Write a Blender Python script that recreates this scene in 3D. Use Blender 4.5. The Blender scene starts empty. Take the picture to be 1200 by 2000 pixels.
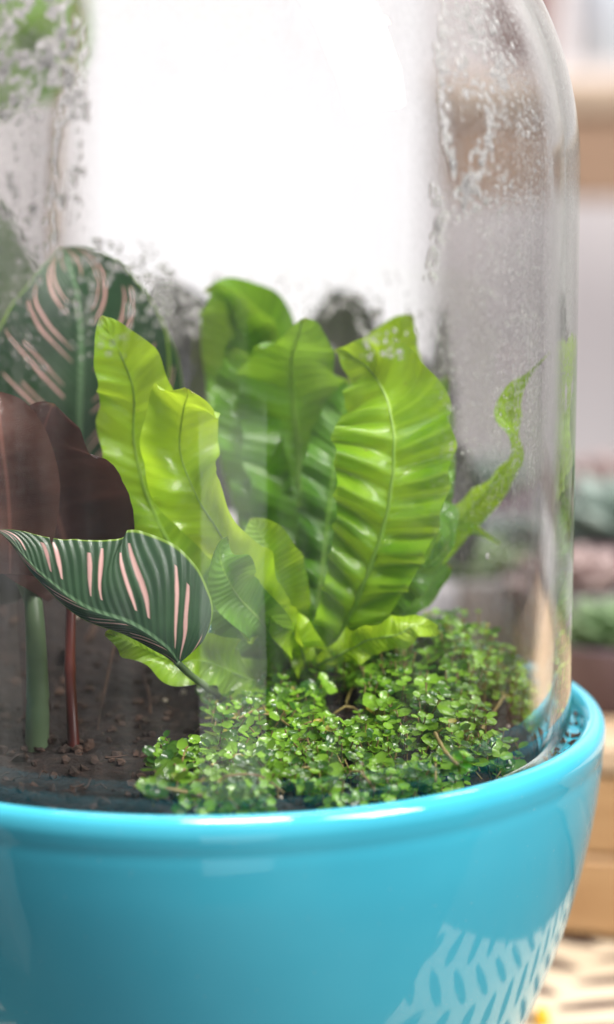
import bpy, math, random
from mathutils import Vector, Matrix, noise
R = math.radians
random.seed(7)
scene = bpy.context.scene
COL = scene.collection

# ------------------------------------------------------------------ camera
F = 5070.0                                   # focal length in photograph pixels (1200 x 2000)
PITCH = R(10.02)
CAM = Vector((0.0267, -0.6783, 0.1729))
cd = bpy.data.cameras.new('camera'); cam = bpy.data.objects.new('camera', cd); COL.objects.link(cam)
cam.location = CAM; cam.rotation_euler = (R(90) - PITCH, 0, 0)
cd.sensor_fit = 'VERTICAL'; cd.sensor_height = 24; cd.lens = 24 * F / 2000
cd.clip_start = 0.02; cd.clip_end = 50
cd.dof.use_dof = True; cd.dof.focus_distance = 0.655; cd.dof.aperture_fstop = 3.5
scene.camera = cam

# ------------------------------------------------------------------ world, lamps, exposure
w = bpy.data.worlds.new('World'); scene.world = w; w.use_nodes = True
w.node_tree.nodes['Background'].inputs[0].default_value = (0.93, 0.95, 1.0, 1)
w.node_tree.nodes['Background'].inputs[1].default_value = 0.22
def area(name, loc, target, sx, sy, power, color):
    l = bpy.data.lights.new(name, 'AREA'); l.shape = 'RECTANGLE'; l.size = sx; l.size_y = sy
    l.energy = power; l.color = color
    o = bpy.data.objects.new(name, l); COL.objects.link(o); o.location = loc
    o.rotation_euler = (Vector(target) - Vector(loc)).to_track_quat('-Z', 'Y').to_euler()
    return o
area('shop_window_light', (0.80, -0.55, 0.78), (0.02, 0, 0.0), 0.36, 0.70, 24.0, (1.0, 0.98, 0.95))
area('ceiling_light', (0.12, -0.30, 1.05), (0.02, 0.0, 0.0), 0.34, 0.30, 19.0, (1.0, 0.97, 0.92))
area('added_wall_fill', (0.3, 0.95, 1.6), (0.3, 1.62, -0.15), 1.6, 0.3, 46.0, (1.0, 0.96, 0.97))  # unseen lamp added to brighten the back wall
area('added_board_fill', (0.24, -0.80, 0.5), (0.24, -1.35, -0.35), 0.3, 0.2, 9.0, (0.9, 0.97, 1.0))  # unseen lamp added to brighten the board for its reflection
area('warm_lamp', (0.62, -0.28, 0.66), (0.06, 0, 0.16), 0.035, 0.035, 0.5, (1.0, 0.72, 0.38))
vs = scene.view_settings
vs.view_transform = 'Standard'; vs.look = 'None'; vs.exposure = 0; vs.gamma = 1
cy = scene.cycles
cy.max_bounces = 14; cy.transparent_max_bounces = 40; cy.transmission_bounces = 12; cy.glossy_bounces = 5; cy.diffuse_bounces = 5
cy.sample_clamp_indirect = 6.0; cy.blur_glossy = 0.5; cy.use_denoising = True

# ------------------------------------------------------------------ helpers
FW = Vector((0, math.cos(PITCH), -math.sin(PITCH))); UP = Vector((0, math.sin(PITCH), math.cos(PITCH))); RT = Vector((1, 0, 0))
def ray(px, py): return FW + RT * ((px - 600) / F) + UP * ((1000 - py) / F)
def P(px, py, Y):
    d = ray(px, py); return CAM + d * ((Y - CAM.y) / d.y)
def ppm(Y):  return F / ((Y - CAM.y) / math.cos(PITCH) * 1.0)        # pixels per metre, near enough
def onz(px, py, z):
    d = ray(px, py); return CAM + d * ((z - CAM.z) / d.z)
def on_cyl(px, py, r, z1, back=False):
    d = ray(px, py)
    a = d.x**2 + d.y**2; b = 2 * (CAM.x * d.x + CAM.y * d.y); c = CAM.x**2 + CAM.y**2 - r * r
    D = b * b - 4 * a * c
    if D < 0: return None
    t = (-b + (1 if back else -1) * math.sqrt(D)) / (2 * a)
    p = CAM + d * t
    if p.z <= z1: return p, Vector((p.x, p.y, 0)).normalized()
    o = CAM - Vector((0, 0, z1)); a = d.dot(d); b = 2 * o.dot(d); c = o.dot(o) - r * r; D = b * b - 4 * a * c
    if D < 0: return None
    t = (-b + (1 if back else -1) * math.sqrt(D)) / (2 * a)
    p = CAM + d * t
    return p, (p - Vector((0, 0, z1))).normalized()

def mesh_obj(name, verts, faces, mat, parent=None, smooth=True, uvs=None):
    me = bpy.data.meshes.new(name); me.from_pydata([tuple(v) for v in verts], [], faces)
    if uvs:
        ul = me.uv_layers.new(name='UVMap')
        for lp in me.loops: ul.data[lp.index].uv = uvs[lp.vertex_index]
    if smooth:
        me.polygons.foreach_set('use_smooth', [True] * len(me.polygons))
    me.update()
    o = bpy.data.objects.new(name, me); COL.objects.link(o)
    for m in (mat if isinstance(mat, (list, tuple)) else [mat]): me.materials.append(m)
    if parent: o.parent = parent
    return o
def tag(o, label=None, cat=None, group=None, kind=None):
    for k, v in (('label', label), ('category', cat), ('group', group), ('kind', kind)):
        if v: o[k] = v
    return o
def thing(name, loc, label, cat, group=None):
    o = bpy.data.objects.new(name, None); COL.objects.link(o); o.location = loc; o.empty_display_size = 0.01
    tag(o, label, cat, group); return o
def under(o, parent):
    """parent o to an empty that has a location, keeping o's world place"""
    o.parent = parent; o.location = o.location - parent.location; return o
class MB:
    def __init__(s): s.v = []; s.f = []; s.uv = []
    def add(s, v, f):
        n = len(s.v); s.v += [Vector(p) for p in v]; s.f += [tuple(i + n for i in q) for q in f]
    def box(s, c, d, rz=0, bev=0.0):
        c = Vector(c); hx, hy, hz = d[0] / 2, d[1] / 2, d[2] / 2; m = Matrix.Rotation(rz, 3, 'Z')
        b = min(bev, hx * .9, hy * .9, hz * .9)
        if b <= 0:
            pts = [(x, y, z) for z in (-hz, hz) for x, y in ((-hx, -hy), (hx, -hy), (hx, hy), (-hx, hy))]
            fs = [(3, 2, 1, 0), (4, 5, 6, 7), (0, 1, 5, 4), (1, 2, 6, 5), (2, 3, 7, 6), (3, 0, 4, 7)]
        else:
            pts = []; fs = []
            def ring(z, i):
                x, y = hx - i, hy - i; k = b - i if i < b else 0
                return [(-x + k, -y, z), (x - k, -y, z), (x, -y + k, z), (x, y - k, z), (x - k, y, z), (-x + k, y, z), (-x, y - k, z), (-x, -y + k, z)]
            for z, i in ((-hz, b * .9), (-hz + b, 0), (hz - b, 0), (hz, b * .9)): pts += ring(z, i)
            for r in range(3):
                for k in range(8): a = r * 8 + k; e = r * 8 + (k + 1) % 8; fs.append((a, e, e + 8, a + 8))
            fs.append(tuple(range(7, -1, -1))); fs.append(tuple(range(24, 32)))
        s.add([c + m @ Vector(p) for p in pts], fs)
    def lathe(s, prof, n=64, c=(0, 0, 0), closed=False):
        c = Vector(c); v = []; f = []; m = len(prof)
        for i in range(n):
            a = 2 * math.pi * i / n
            for r, z in prof: v.append(c + Vector((r * math.cos(a), r * math.sin(a), z)))
        for i in range(n):
            j = (i + 1) % n
            for k in range(m if closed else m - 1):
                l = (k + 1) % m
                f.append((i * m + k, j * m + k, j * m + l, i * m + l))
        s.add(v, f)
    def tube(s, pts, rad, n=8):
        pts = [Vector(p) for p in pts]; v = []; f = []
        if not isinstance(rad, (list, tuple)): rad = [rad] * len(pts)
        for i, p in enumerate(pts):
            t = (pts[min(i + 1, len(pts) - 1)] - pts[max(i - 1, 0)]).normalized()
            a = Vector((0, 1, 0)) if abs(t.y) < .9 else Vector((1, 0, 0))
            u = t.cross(a).normalized(); w_ = t.cross(u)
            for k in range(n):
                g = 2 * math.pi * k / n; v.append(p + (u * math.cos(g) + w_ * math.sin(g)) * rad[i])
        for i in range(len(pts) - 1):
            for k in range(n):
                l = (k + 1) % n; f.append((i * n + k, i * n + l, (i + 1) * n + l, (i + 1) * n + k))
        f.append(tuple(range(n - 1, -1, -1))); e = (len(pts) - 1) * n; f.append(tuple(range(e, e + n)))
        s.add(v, f)
    def obj(s, name, mat, parent=None, smooth=True): return mesh_obj(name, s.v, s.f, mat, parent, smooth)

def cr(pts, n):
    """Catmull-Rom through tuples/lists of floats, n samples"""
    m = len(pts); out = []
    for i in range(n):
        u = i / (n - 1) * (m - 1); k = min(int(u), m - 2); t = u - k
        a, b, c, d = pts[max(k - 1, 0)], pts[k], pts[k + 1], pts[min(k + 2, m - 1)]
        out.append([0.5 * (2 * q + (r_ - p) * t + (2 * p - 5 * q + 4 * r_ - s_) * t * t + (3 * q - p - 3 * r_ + s_) * t**3) for p, q, r_, s_ in zip(a, b, c, d)])
    return out

# ------------------------------------------------------------------ material helpers
class NT:
    def __init__(s, name):
        s.m = bpy.data.materials.new(name); s.m.use_nodes = True; s.t = s.m.node_tree; s.t.nodes.clear()
        s.out = s.t.nodes.new('ShaderNodeOutputMaterial')
    def n(s, typ, **kw):
        o = s.t.nodes.new(typ)
        for k, v in kw.items(): setattr(o, k, v)
        return o
    def put(s, sock, v):
        if isinstance(v, bpy.types.NodeSocket): s.t.links.new(v, sock)
        elif v is not None: sock.default_value = v if not (isinstance(v, tuple) and len(v) == 3 and sock.type == 'RGBA') else (*v, 1)
    def math(s, op, a, b=None, c=None, clamp=False):
        o = s.n('ShaderNodeMath', operation=op); o.use_clamp = clamp
        s.put(o.inputs[0], a); s.put(o.inputs[1], b)
        if c is not None: s.put(o.inputs[2], c)
        return o.outputs[0]
    def noise(s, scale, detail=3, rough=.55, vec=None, dist=0):
        o = s.n('ShaderNodeTexNoise'); o.inputs['Scale'].default_value = scale; o.inputs['Detail'].default_value = detail
        o.inputs['Roughness'].default_value = rough; o.inputs['Distortion'].default_value = dist
        if vec is not None: s.put(o.inputs['Vector'], vec)
        return o.outputs['Fac']
    def ramp(s, fac, stops):
        o = s.n('ShaderNodeValToRGB'); s.put(o.inputs[0], fac); e = o.color_ramp.elements
        while len(e) > 1: e.remove(e[-1])
        for i, (p, c) in enumerate(stops):
            q = e[0] if i == 0 else e.new(p); q.position = p; q.color = (*c, 1) if len(c) == 3 else c
        return o.outputs[0]
    def step(s, v, a, b):
        o = s.n('ShaderNodeMapRange'); o.interpolation_type = 'SMOOTHSTEP'; s.put(o.inputs[0], v); o.inputs[1].default_value = a; o.inputs[2].default_value = b
        return o.outputs[0]
    def mix(s, f, a, b, blend='MIX'):
        o = s.n('ShaderNodeMix', data_type='RGBA', blend_type=blend); s.put(o.inputs['Factor'], f)
        s.put(o.inputs[6], a); s.put(o.inputs[7], b); return o.outputs[2]
    def obj(s): return s.n('ShaderNodeTexCoord').outputs['Object']
    def map(s, vec, scale=(1, 1, 1), rot=(0, 0, 0), loc=(0, 0, 0)):
        o = s.n('ShaderNodeMapping'); s.put(o.inputs[0], vec); o.inputs['Scale'].default_value = scale; o.inputs['Rotation'].default_value = rot; o.inputs['Location'].default_value = loc
        return o.outputs[0]
    def bump(s, h, strength=.3, dist=.001, normal=None):
        o = s.n('ShaderNodeBump'); s.put(o.inputs['Height'], h); o.inputs['Strength'].default_value = strength; o.inputs['Distance'].default_value = dist
        if normal is not None: s.put(o.inputs['Normal'], normal)
        return o.outputs[0]
    def princ(s, color, rough=.5, normal=None, **kw):
        o = s.n('ShaderNodeBsdfPrincipled'); s.put(o.inputs['Base Color'], color); s.put(o.inputs['Roughness'], rough)
        if normal is not None: s.put(o.inputs['Normal'], normal)
        for k, v in kw.items(): s.put(o.inputs[k.replace('_', ' ')], v)
        return o.outputs[0]
    def mixs(s, f, a, b):
        o = s.n('ShaderNodeMixShader'); s.put(o.inputs[0], f); s.put(o.inputs[1], a); s.put(o.inputs[2], b); return o.outputs[0]
    def done(s, sh): s.t.links.new(sh, s.out.inputs[0]); return s.m

def leafmat(name, dark, light, trans, tmix=.45, rough=.3, veins=0, vscale=90, sat_noise=40, spec=.5, island=False):
    m = NT(name); o = m.obj()
    nf = m.noise(sat_noise, 3, .6, o)
    if island:
        ri = m.n('ShaderNodeNewGeometry').outputs['Random Per Island']; nf = m.math('ADD', m.math('MULTIPLY', nf, .4), m.math('MULTIPLY', ri, .65))
    col = m.mix(m.step(nf, .3, .72), dark, light)
    if island: col = m.mix(m.step(ri, .978, .985), col, (.42, .34, .06)); col = m.mix(m.step(ri, .012, .008), col, (.16, .07, .03))
    nrm = None
    if veins:
        uv = m.n('ShaderNodeUVMap'); sp = m.n('ShaderNodeSeparateXYZ'); m.put(sp.inputs[0], uv.outputs[0])
        u, v = sp.outputs[0], sp.outputs[1]
        t = m.math('ABSOLUTE', m.math('SUBTRACT', v, .5))
        ph = m.math('MULTIPLY', m.math('SUBTRACT', u, m.math('MULTIPLY', t, .10)), vscale * 2 * math.pi)
        wv = m.math('SINE', m.math('ADD', ph, m.math('MULTIPLY', m.noise(60, 2, .5, o), 5)))
        fine = m.noise(1, 4, .6, m.map(uv.outputs[0], (320, 9, 1)))
        nrm = m.bump(m.math('ADD', m.math('MULTIPLY', wv, .5), m.math('MULTIPLY', fine, 1.2)), veins, .00025)
        col = m.mix(m.math('MULTIPLY', m.step(wv, .2, 1.0), .38), col, light)
        tip = m.math('MULTIPLY', m.step(m.math('ADD', u, m.math('MULTIPLY', m.noise(220, 3, .6, o), .05)), 1.0, 1.03), .8)
        spot = m.math('MULTIPLY', m.step(m.noise(310, 2, .5, o), .72, .78), .6)
        col = m.mix(m.math('MAXIMUM', tip, spot), col, (.20, .11, .03))
        mid = m.step(t, .035, .0)
        col = m.mix(m.math('MULTIPLY', mid, .45), col, trans)
    pr = m.princ(col, rough, nrm, Specular_IOR_Level=spec, Coat_Weight=.55 if veins > .4 else 0.0, Coat_Roughness=.12)
    tr = m.n('ShaderNodeBsdfTranslucent'); m.put(tr.inputs[0], m.mix(.3, trans, col))
    if nrm is not None: m.put(tr.inputs['Normal'], nrm)
    return m.done(m.mixs(tmix, pr, tr.outputs[0]))

M = {}
M['frond'] = leafmat('fern_green', (.11, .29, .008), (.36, .62, .03), (.62, .86, .05), .40, .22, .8, 34)
M['frond_dark'] = leafmat('fern_deep_green', (.042, .16, .008), (.17, .40, .02), (.40, .66, .05), .34, .2, .8, 34)
M['frond_young'] = leafmat('fern_young_green', (.28, .50, .01), (.48, .72, .03), (.66, .86, .05), .42, .26, .5, 30)
M['cover'] = leafmat('tiny_leaf_green', (.018, .095, .008), (.24, .48, .035), (.40, .66, .05), .3, .22, island=True, sat_noise=60, spec=.85)
M['cover_stem'] = leafmat('thread_stem_tan', (.20, .12, .04), (.38, .30, .10), (.4, .35, .1), .2, .5)
M['maroon_light'] = leafmat('maroon_leaf_lighter', (.07, .034, .028), (.16, .085, .068), (.36, .16, .12), .2, .25, .3, 9)  # lighter reddish brown leaf tone
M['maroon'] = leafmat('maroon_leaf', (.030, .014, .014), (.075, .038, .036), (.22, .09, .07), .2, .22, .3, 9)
M['bg_green'] = leafmat('background_leaf_green', (.05, .16, .02), (.20, .38, .06), (.35, .55, .10), .4, .4)
M['bg_dark'] = leafmat('background_dark_leaf', (.010, .010, .009), (.042, .038, .034), (.10, .12, .08), .2, .4)
M['stem_green'] = leafmat('stem_pale_green', (.11, .17, .09), (.22, .31, .17), (.3, .40, .2), .2, .4)
M['stem_maroon'] = leafmat('stem_maroon', (.06, .012, .01), (.16, .03, .02), (.2, .05, .03), .1, .4)

def striped(name, sl, pw, fr):
    m = NT(name); o = m.obj()
    uv = m.n('ShaderNodeUVMap'); sp = m.n('ShaderNodeSeparateXYZ'); m.put(sp.inputs[0], uv.outputs[0]); u, v = sp.outputs[0], sp.outputs[1]
    t = m.math('ABSOLUTE', m.math('MULTIPLY', m.math('SUBTRACT', v, .5), 2))
    side = m.math('GREATER_THAN', v, .5)
    ph = m.math('SUBTRACT', u, m.math('MULTIPLY', m.math('POWER', t, pw), sl))
    ph = m.math('ADD', ph, m.math('ADD', m.math('MULTIPLY', side, .05), m.math('MULTIPLY', m.noise(25, 1, .5, o), .05)))
    q = m.math('FRACT', m.math('MULTIPLY', ph, fr))
    cell = m.math('FLOOR', m.math('MULTIPLY', ph, fr))
    wn = m.n('ShaderNodeTexWhiteNoise', noise_dimensions='2D'); cb = m.n('ShaderNodeCombineXYZ'); m.put(cb.inputs[0], cell); m.put(cb.inputs[1], side); m.put(wn.inputs['Vector'], cb.outputs[0])
    rnd = wn.outputs['Value']
    wid = m.math('MULTIPLY_ADD', m.math('SINE', m.math('MULTIPLY', t, 3.1)), .066, .012)
    def line(c, w_=1.0): return m.math('DIVIDE', m.math('SUBTRACT', m.math('MULTIPLY', wid, m.math('MULTIPLY_ADD', m.noise(130, 3, .6, o), .8, .6 * w_)), m.math('ABSOLUTE', m.math('SUBTRACT', q, c))), .045, clamp=True)
    a = m.math('MULTIPLY', line(.28), m.math('LESS_THAN', t, m.math('MULTIPLY_ADD', rnd, .15, .75)))
    b = m.math('MULTIPLY', line(.56, .8), m.math('LESS_THAN', t, m.math('MULTIPLY_ADD', rnd, -.2, .85)))
    st = m.math('MULTIPLY', m.math('MAXIMUM', a, b), m.math('GREATER_THAN', t, m.math('MULTIPLY_ADD', rnd, .12, .08)))
    base = m.mix(m.step(m.noise(45, 3, .6, o), .3, .7), (.014, .045, .022), (.038, .095, .042))
    rib = m.math('SINE', m.math('MULTIPLY', ph, 2 * math.pi * 26))
    base = m.mix(m.math('MULTIPLY', m.step(rib, 0, 1), .13), base, (.08, .16, .07))
    mid = m.step(t, .05, .015)
    base = m.mix(mid, base, (.13, .24, .12)); base = m.mix(m.step(t, .955, .985), base, (.22, .36, .05))
    col = m.mix(st, base, m.mix(m.noise(80, 2, .5, o), (.66, .34, .32), (.78, .50, .46)))
    nr = m.bump(rib, .3, .0003)
    pr = m.princ(col, .33, nr)
    tr = m.n('ShaderNodeBsdfTranslucent'); m.put(tr.inputs[0], col)
    return m.done(m.mixs(.18, pr, tr.outputs[0]))
M['striped'] = striped('striped_leaf_steep_lines', .46, 1.15, 5.0)
M['striped_low'] = striped('striped_leaf_short_lines', .24, .8, 5.0)

def ceramic():
    m = NT('turquoise_glazed_ceramic'); o = m.obj()
    n1 = m.noise(14, 3, .5, o); n2 = m.noise(220, 2, .5, o)
    col = m.mix(m.step(n1, .3, .7), (.040, .345, .475), (.056, .39, .52))
    nr = m.bump(m.math('ADD', n1, m.math('MULTIPLY', n2, .03)), .25, .0012)
    sm = m.step(m.noise(1, 5, .7, m.map(o, (26, 26, 60))), .50, .74); dust = m.math('MULTIPLY', m.step(m.noise(900, 2, .6, o), .70, .76), .35)
    col = m.mix(dust, col, (.30, .42, .44))
    return m.done(m.princ(col, m.math('MULTIPLY_ADD', sm, .12, .06), nr, Specular_IOR_Level=.6))
M['ceramic'] = ceramic()

def soil():
    m = NT('dark_potting_soil'); o = m.obj()
    n = m.noise(420, 6, .7, o)
    col = m.ramp(n, [(0.3, (.006, .0035, .003)), (.5, (.020, .011, .008)), (.62, (.045, .024, .017)), (.74, (.10, .06, .045))])
    nr = m.bump(m.math('ADD', n, m.noise(120, 4, .6, o)), 1.0, .004)
    return m.done(m.princ(col, .8, nr))
M['soil'] = soil()
def plain(name, c, rough=.5, c2=None, scale=20, bump=0, **kw):
    m = NT(name); o = m.obj(); n = m.noise(scale, 4, .6, o)
    col = m.mix(m.step(n, .3, .7), c, c2 or tuple(x * .8 for x in c))
    return m.done(m.princ(col, rough, m.bump(n, bump, .002) if bump else None, **kw))
M['perlite'] = plain('perlite_grit', (.62, .55, .48), .8, (.35, .26, .2), 600)
M['crumb'] = plain('bark_crumb', (.085, .045, .03), .85, (.012, .008, .006), 160)
M['wall'] = plain('shop_wall_offwhite', (.80, .76, .76), .8, (.76, .72, .72), 3)
M['pot_red'] = plain('terracotta_brown_glaze', (.20, .075, .055), .5, (.14, .05, .04), 9)
M['pot_white'] = plain('white_glaze', (.56, .59, .66), .4, (.46, .53, .60), 9)
M['pot_grey'] = plain('grey_glaze', (.30, .29, .29), .5, (.18, .17, .18), 15)
M['pot_plum'] = plain('plum_glaze', (.16, .11, .13), .5, (.09, .06, .08), 15)
M['succ_blue'] = leafmat('succulent_blue_green', (.14, .19, .17), (.27, .33, .30), (.4, .6, .4), .15, .5)
M['succ_pink'] = leafmat('succulent_pink', (.25, .18, .17), (.38, .29, .28), (.6, .3, .25), .15, .5)
M['succ_green'] = leafmat('succulent_green', (.12, .19, .09), (.26, .34, .18), (.4, .6, .15), .2, .5)
M['yellow'] = plain('yellow_plastic', (.9, .50, .02), .5, (.85, .42, .02), 15)
M['paper'] = plain('white_card', (.85, .85, .86), .6, (.8, .8, .82), 8)
def wood(name, a, b):
    m = NT(name); o = m.obj(); n = m.noise(14, 5, .6, m.map(o, (1, 8, 8)), .6)
    return m.done(m.princ(m.mix(m.step(n, .3, .7), a, b), .55, m.bump(n, .2, .001)))
M['wood'] = wood('pale_shelf_wood', (.40, .26, .175), (.33, .21, .14))
M['crate'] = wood('tan_crate_wood', (.42, .25, .12), (.34, .19, .085))
M['crate_rim'] = wood('pale_crate_rim', (.50, .36, .24), (.44, .30, .19))

def cloth():
    m = NT('cream_patterned_cloth'); o = m.obj()
    sp = m.n('ShaderNodeSeparateXYZ'); m.put(sp.inputs[0], m.map(o, (33, 42, 1), (0, 0, R(17)))); x, y = sp.outputs[0], sp.outputs[1]
    col = m.math('FLOOR', x); odd = m.math('MODULO', m.math('ABSOLUTE', col), 2)
    y = m.math('ADD', y, m.math('MULTIPLY', odd, .5))
    fx = m.math('SUBTRACT', m.math('FRACT', x), .5); fy = m.math('SUBTRACT', m.math('FRACT', y), .5)
    sg = m.math('MULTIPLY_ADD', odd, 1.3, -.65)
    fy2 = m.math('ADD', fy, m.math('MULTIPLY', fx, sg))
    d = m.math('ADD', m.math('POWER', m.math('ABSOLUTE', m.math('DIVIDE', fx, .47)), 2), m.math('POWER', m.math('ABSOLUTE', m.math('DIVIDE', fy2, .21)), 2))
    mask = m.step(m.math('ADD', d, m.math('MULTIPLY', m.noise(160, 2, .5, o), .5)), 1.35, 1.1)
    base = m.mix(m.noise(30, 3, .5, o), (.58, .47, .34), (.50, .40, .29))
    wv = m.noise(1500, 1, .5, o)
    c = m.mix(mask, base, (.07, .04, .03))
    return m.done(m.princ(c, .8, m.bump(wv, .2, .0004)))
M['cloth'] = cloth()

ZS = 0.1425                                   # height where the dome starts to close
def glassmat():
    m = NT('clear_misted_glass'); o = m.obj()
    g = m.n('ShaderNodeNewGeometry'); vt = m.n('ShaderNodeVectorMath', operation='DOT_PRODUCT')
    wav = m.noise(1, 3, .5, m.map(o, (60, 60, 9)))
    nr = m.bump(wav, .12, .002)
    m.put(vt.inputs[0], g.outputs['Incoming']); m.put(vt.inputs[1], g.outputs['Normal'])
    c = m.math('ABSOLUTE', vt.outputs['Value'])
    fr = m.math('MULTIPLY_ADD', m.math('POWER', m.math('SUBTRACT', 1, c, clamp=True), 5), .95, .042, clamp=True)
    gl = m.n('ShaderNodeBsdfGlossy'); gl.inputs['Roughness'].default_value = .015; m.put(gl.inputs['Normal'], nr)
    # the wall swallows more light where it is crossed at a slant
    path = m.math('DIVIDE', 1, m.math('MAXIMUM', c, .06))
    tcol = m.n('ShaderNodeCombineXYZ')
    for i, a in enumerate((.045, .046, .045)): m.put(tcol.inputs[i], m.math('EXPONENT', m.math('MULTIPLY', path, -a)))
    tr = m.n('ShaderNodeBsdfTransparent'); m.put(tr.inputs[0], tcol.outputs[0])
    body = m.mixs(fr, tr.outputs[0], gl.outputs[0])
    # at a slant the thick wall bends what is behind it
    g1 = m.n('ShaderNodeBsdfGlass'); g1.inputs['IOR'].default_value = 1.5; g1.inputs['Roughness'].default_value = .01; m.put(g1.inputs['Color'], (.93, .96, .93)); m.put(g1.inputs['Normal'], nr)
    return m.done(m.mixs(m.math('MULTIPLY', m.step(c, .36, .20), .85), body, g1.outputs[0]))
M['glass'] = glassmat()
def mistmat():
    m = NT('condensation_and_painted_streaks'); o = m.obj()
    sp = m.n('ShaderNodeSeparateXYZ'); m.put(sp.inputs[0], o); x, y, z = sp.outputs
    fine = m.step(m.noise(900, 2, .6, o), .47, .60)
    soft = m.step(m.noise(1, 3, .6, m.map(o, (32, 32, 16))), .36, .66)
    run = m.step(m.noise(1, 2, .5, m.map(o, (160, 160, 7))), .44, .62)
    right = m.step(x, .045, .082); hi = m.step(z, .03, .10)
    left = m.step(x, -.020, -.05)
    zone = m.math('MAXIMUM', right, m.math('MULTIPLY', m.math('MULTIPLY', left, .6), m.step(z, .045, .10)))
    top = m.step(z, .135, .20)
    zone = m.math('MAXIMUM', m.math('MULTIPLY', zone, m.math('MULTIPLY_ADD', hi, .8, .2)), m.math('MULTIPLY', top, .25))
    f = m.math('MULTIPLY', zone, m.math('ADD', m.math('MULTIPLY', fine, .30), m.math('MULTIPLY', m.math('MULTIPLY', soft, run), .16)))
    refl_strk = m.step(m.noise(1, 3, .6, m.map(o, (150, 150, 1.2))), .45, .68)  # pale streaks painted in for reflections on the lower left glass
    low = m.math('MULTIPLY', m.step(x, .02, -.03), m.step(z, .09, .04))
    f = m.math('ADD', f, m.math('MULTIPLY', m.math('MULTIPLY', refl_strk, low), .055))
    f = m.math('ADD', f, m.math('MULTIPLY', m.math('MULTIPLY', run, soft), .05), clamp=True)
    di = m.n('ShaderNodeBsdfDiffuse'); m.put(di.inputs[0], (.85, .85, .85)); tl = m.n('ShaderNodeBsdfTranslucent'); m.put(tl.inputs[0], (.9, .88, .88))
    fog = m.mixs(.6, di.outputs[0], tl.outputs[0])
    tr = m.n('ShaderNodeBsdfTransparent')
    return m.done(m.mixs(f, tr.outputs[0], fog))
M['mist'] = mistmat()
def dropmat():
    m = NT('water_drop'); g = m.n('ShaderNodeBsdfGlass'); g.inputs['IOR'].default_value = 1.33; g.inputs['Roughness'].default_value = 0.0
    d = m.n('ShaderNodeBsdfTranslucent'); m.put(d.inputs[0], (.95, .94, .94)); df = m.n('ShaderNodeBsdfDiffuse'); m.put(df.inputs[0], (.95, .94, .94)); e = m.n('ShaderNodeBsdfTransparent')  # white mixed in for the bright surroundings that drops refract
    return m.done(m.mixs(.32, g.outputs[0], m.mixs(.2, m.mixs(.3, df.outputs[0], d.outputs[0]), e.outputs[0])))
M['drop'] = dropmat()
def emit(name, c, s):
    m = NT(name); e = m.n('ShaderNodeEmission'); m.put(e.inputs[0], c); e.inputs[1].default_value = s; return m.done(e.outputs[0])

# ================================================================== the setting
ZT = -0.125
def grid(name, x0, x1, y0, y1, z, mat, nx=2, ny=2):
    v = [(x0 + (x1 - x0) * i / nx, y0 + (y1 - y0) * j / ny, z) for j in range(ny + 1) for i in range(nx + 1)]
    f = [(j * (nx + 1) + i, j * (nx + 1) + i + 1, (j + 1) * (nx + 1) + i + 1, (j + 1) * (nx + 1) + i) for j in range(ny) for i in range(nx)]
    return mesh_obj(name, v, f, mat, smooth=False)
mb = MB(); mb.box((0.3, 1.64, 0.4), (4.4, .06, 3.2)); tag(mb.obj('wall', M['wall'], smooth=False), kind='structure')
tag(grid('floor', -3, 3, -3, 1.6, -.9, plain('dark_shop_floor', (.22, .20, .20), .6, (.17, .155, .15), 3)), kind='structure')
mb = MB(); mb.box((0.1, 0.428, ZT - .0125), (1.74, 1.07, .022), R(0), bev=.004); tag(mb.obj('table', wood('dark_table_wood', (.10, .06, .04), (.06, .035, .025)), smooth=False), 'dark wooden table under the patterned cloth', 'table')
mb = MB(); mb.box((-.06, 0.426, ZT - .0005), (.50, 1.06, .001), R(0)); tag(mb.obj('tablecloth', M['cloth'], smooth=False), 'cream cloth with dark brush strokes under the turquoise bowl', 'tablecloth')

# added glowing panel for the bright white window seen through the dome
def panel_span(x0, x1, y0, y1, Y):
    a = P(x0, y1, Y); b = P(x1, y0, Y); c = (a + b) / 2; c.y = Y; return c, b.x - a.x, b.z - a.z
c, ww, wh = panel_span(175, 842, -260, 1120, 1.58)
t = thing('backdrop', c, 'added white window glowing behind the upper half of the glass dome', 'backdrop')
mb = MB(); mb.box((0, 0, 0), (ww, .008, wh)); o = mb.obj('glow_panel', emit('white_glow', (1.0, .975, .98), 1.47), t, False)
for s in (-1, 1):
    mb = MB(); mb.box((s * (ww / 2 + .012), 0, 0), (.024, .03, wh + .048), bev=.003); mb.obj('frame', M['wall'], t, False)

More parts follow.
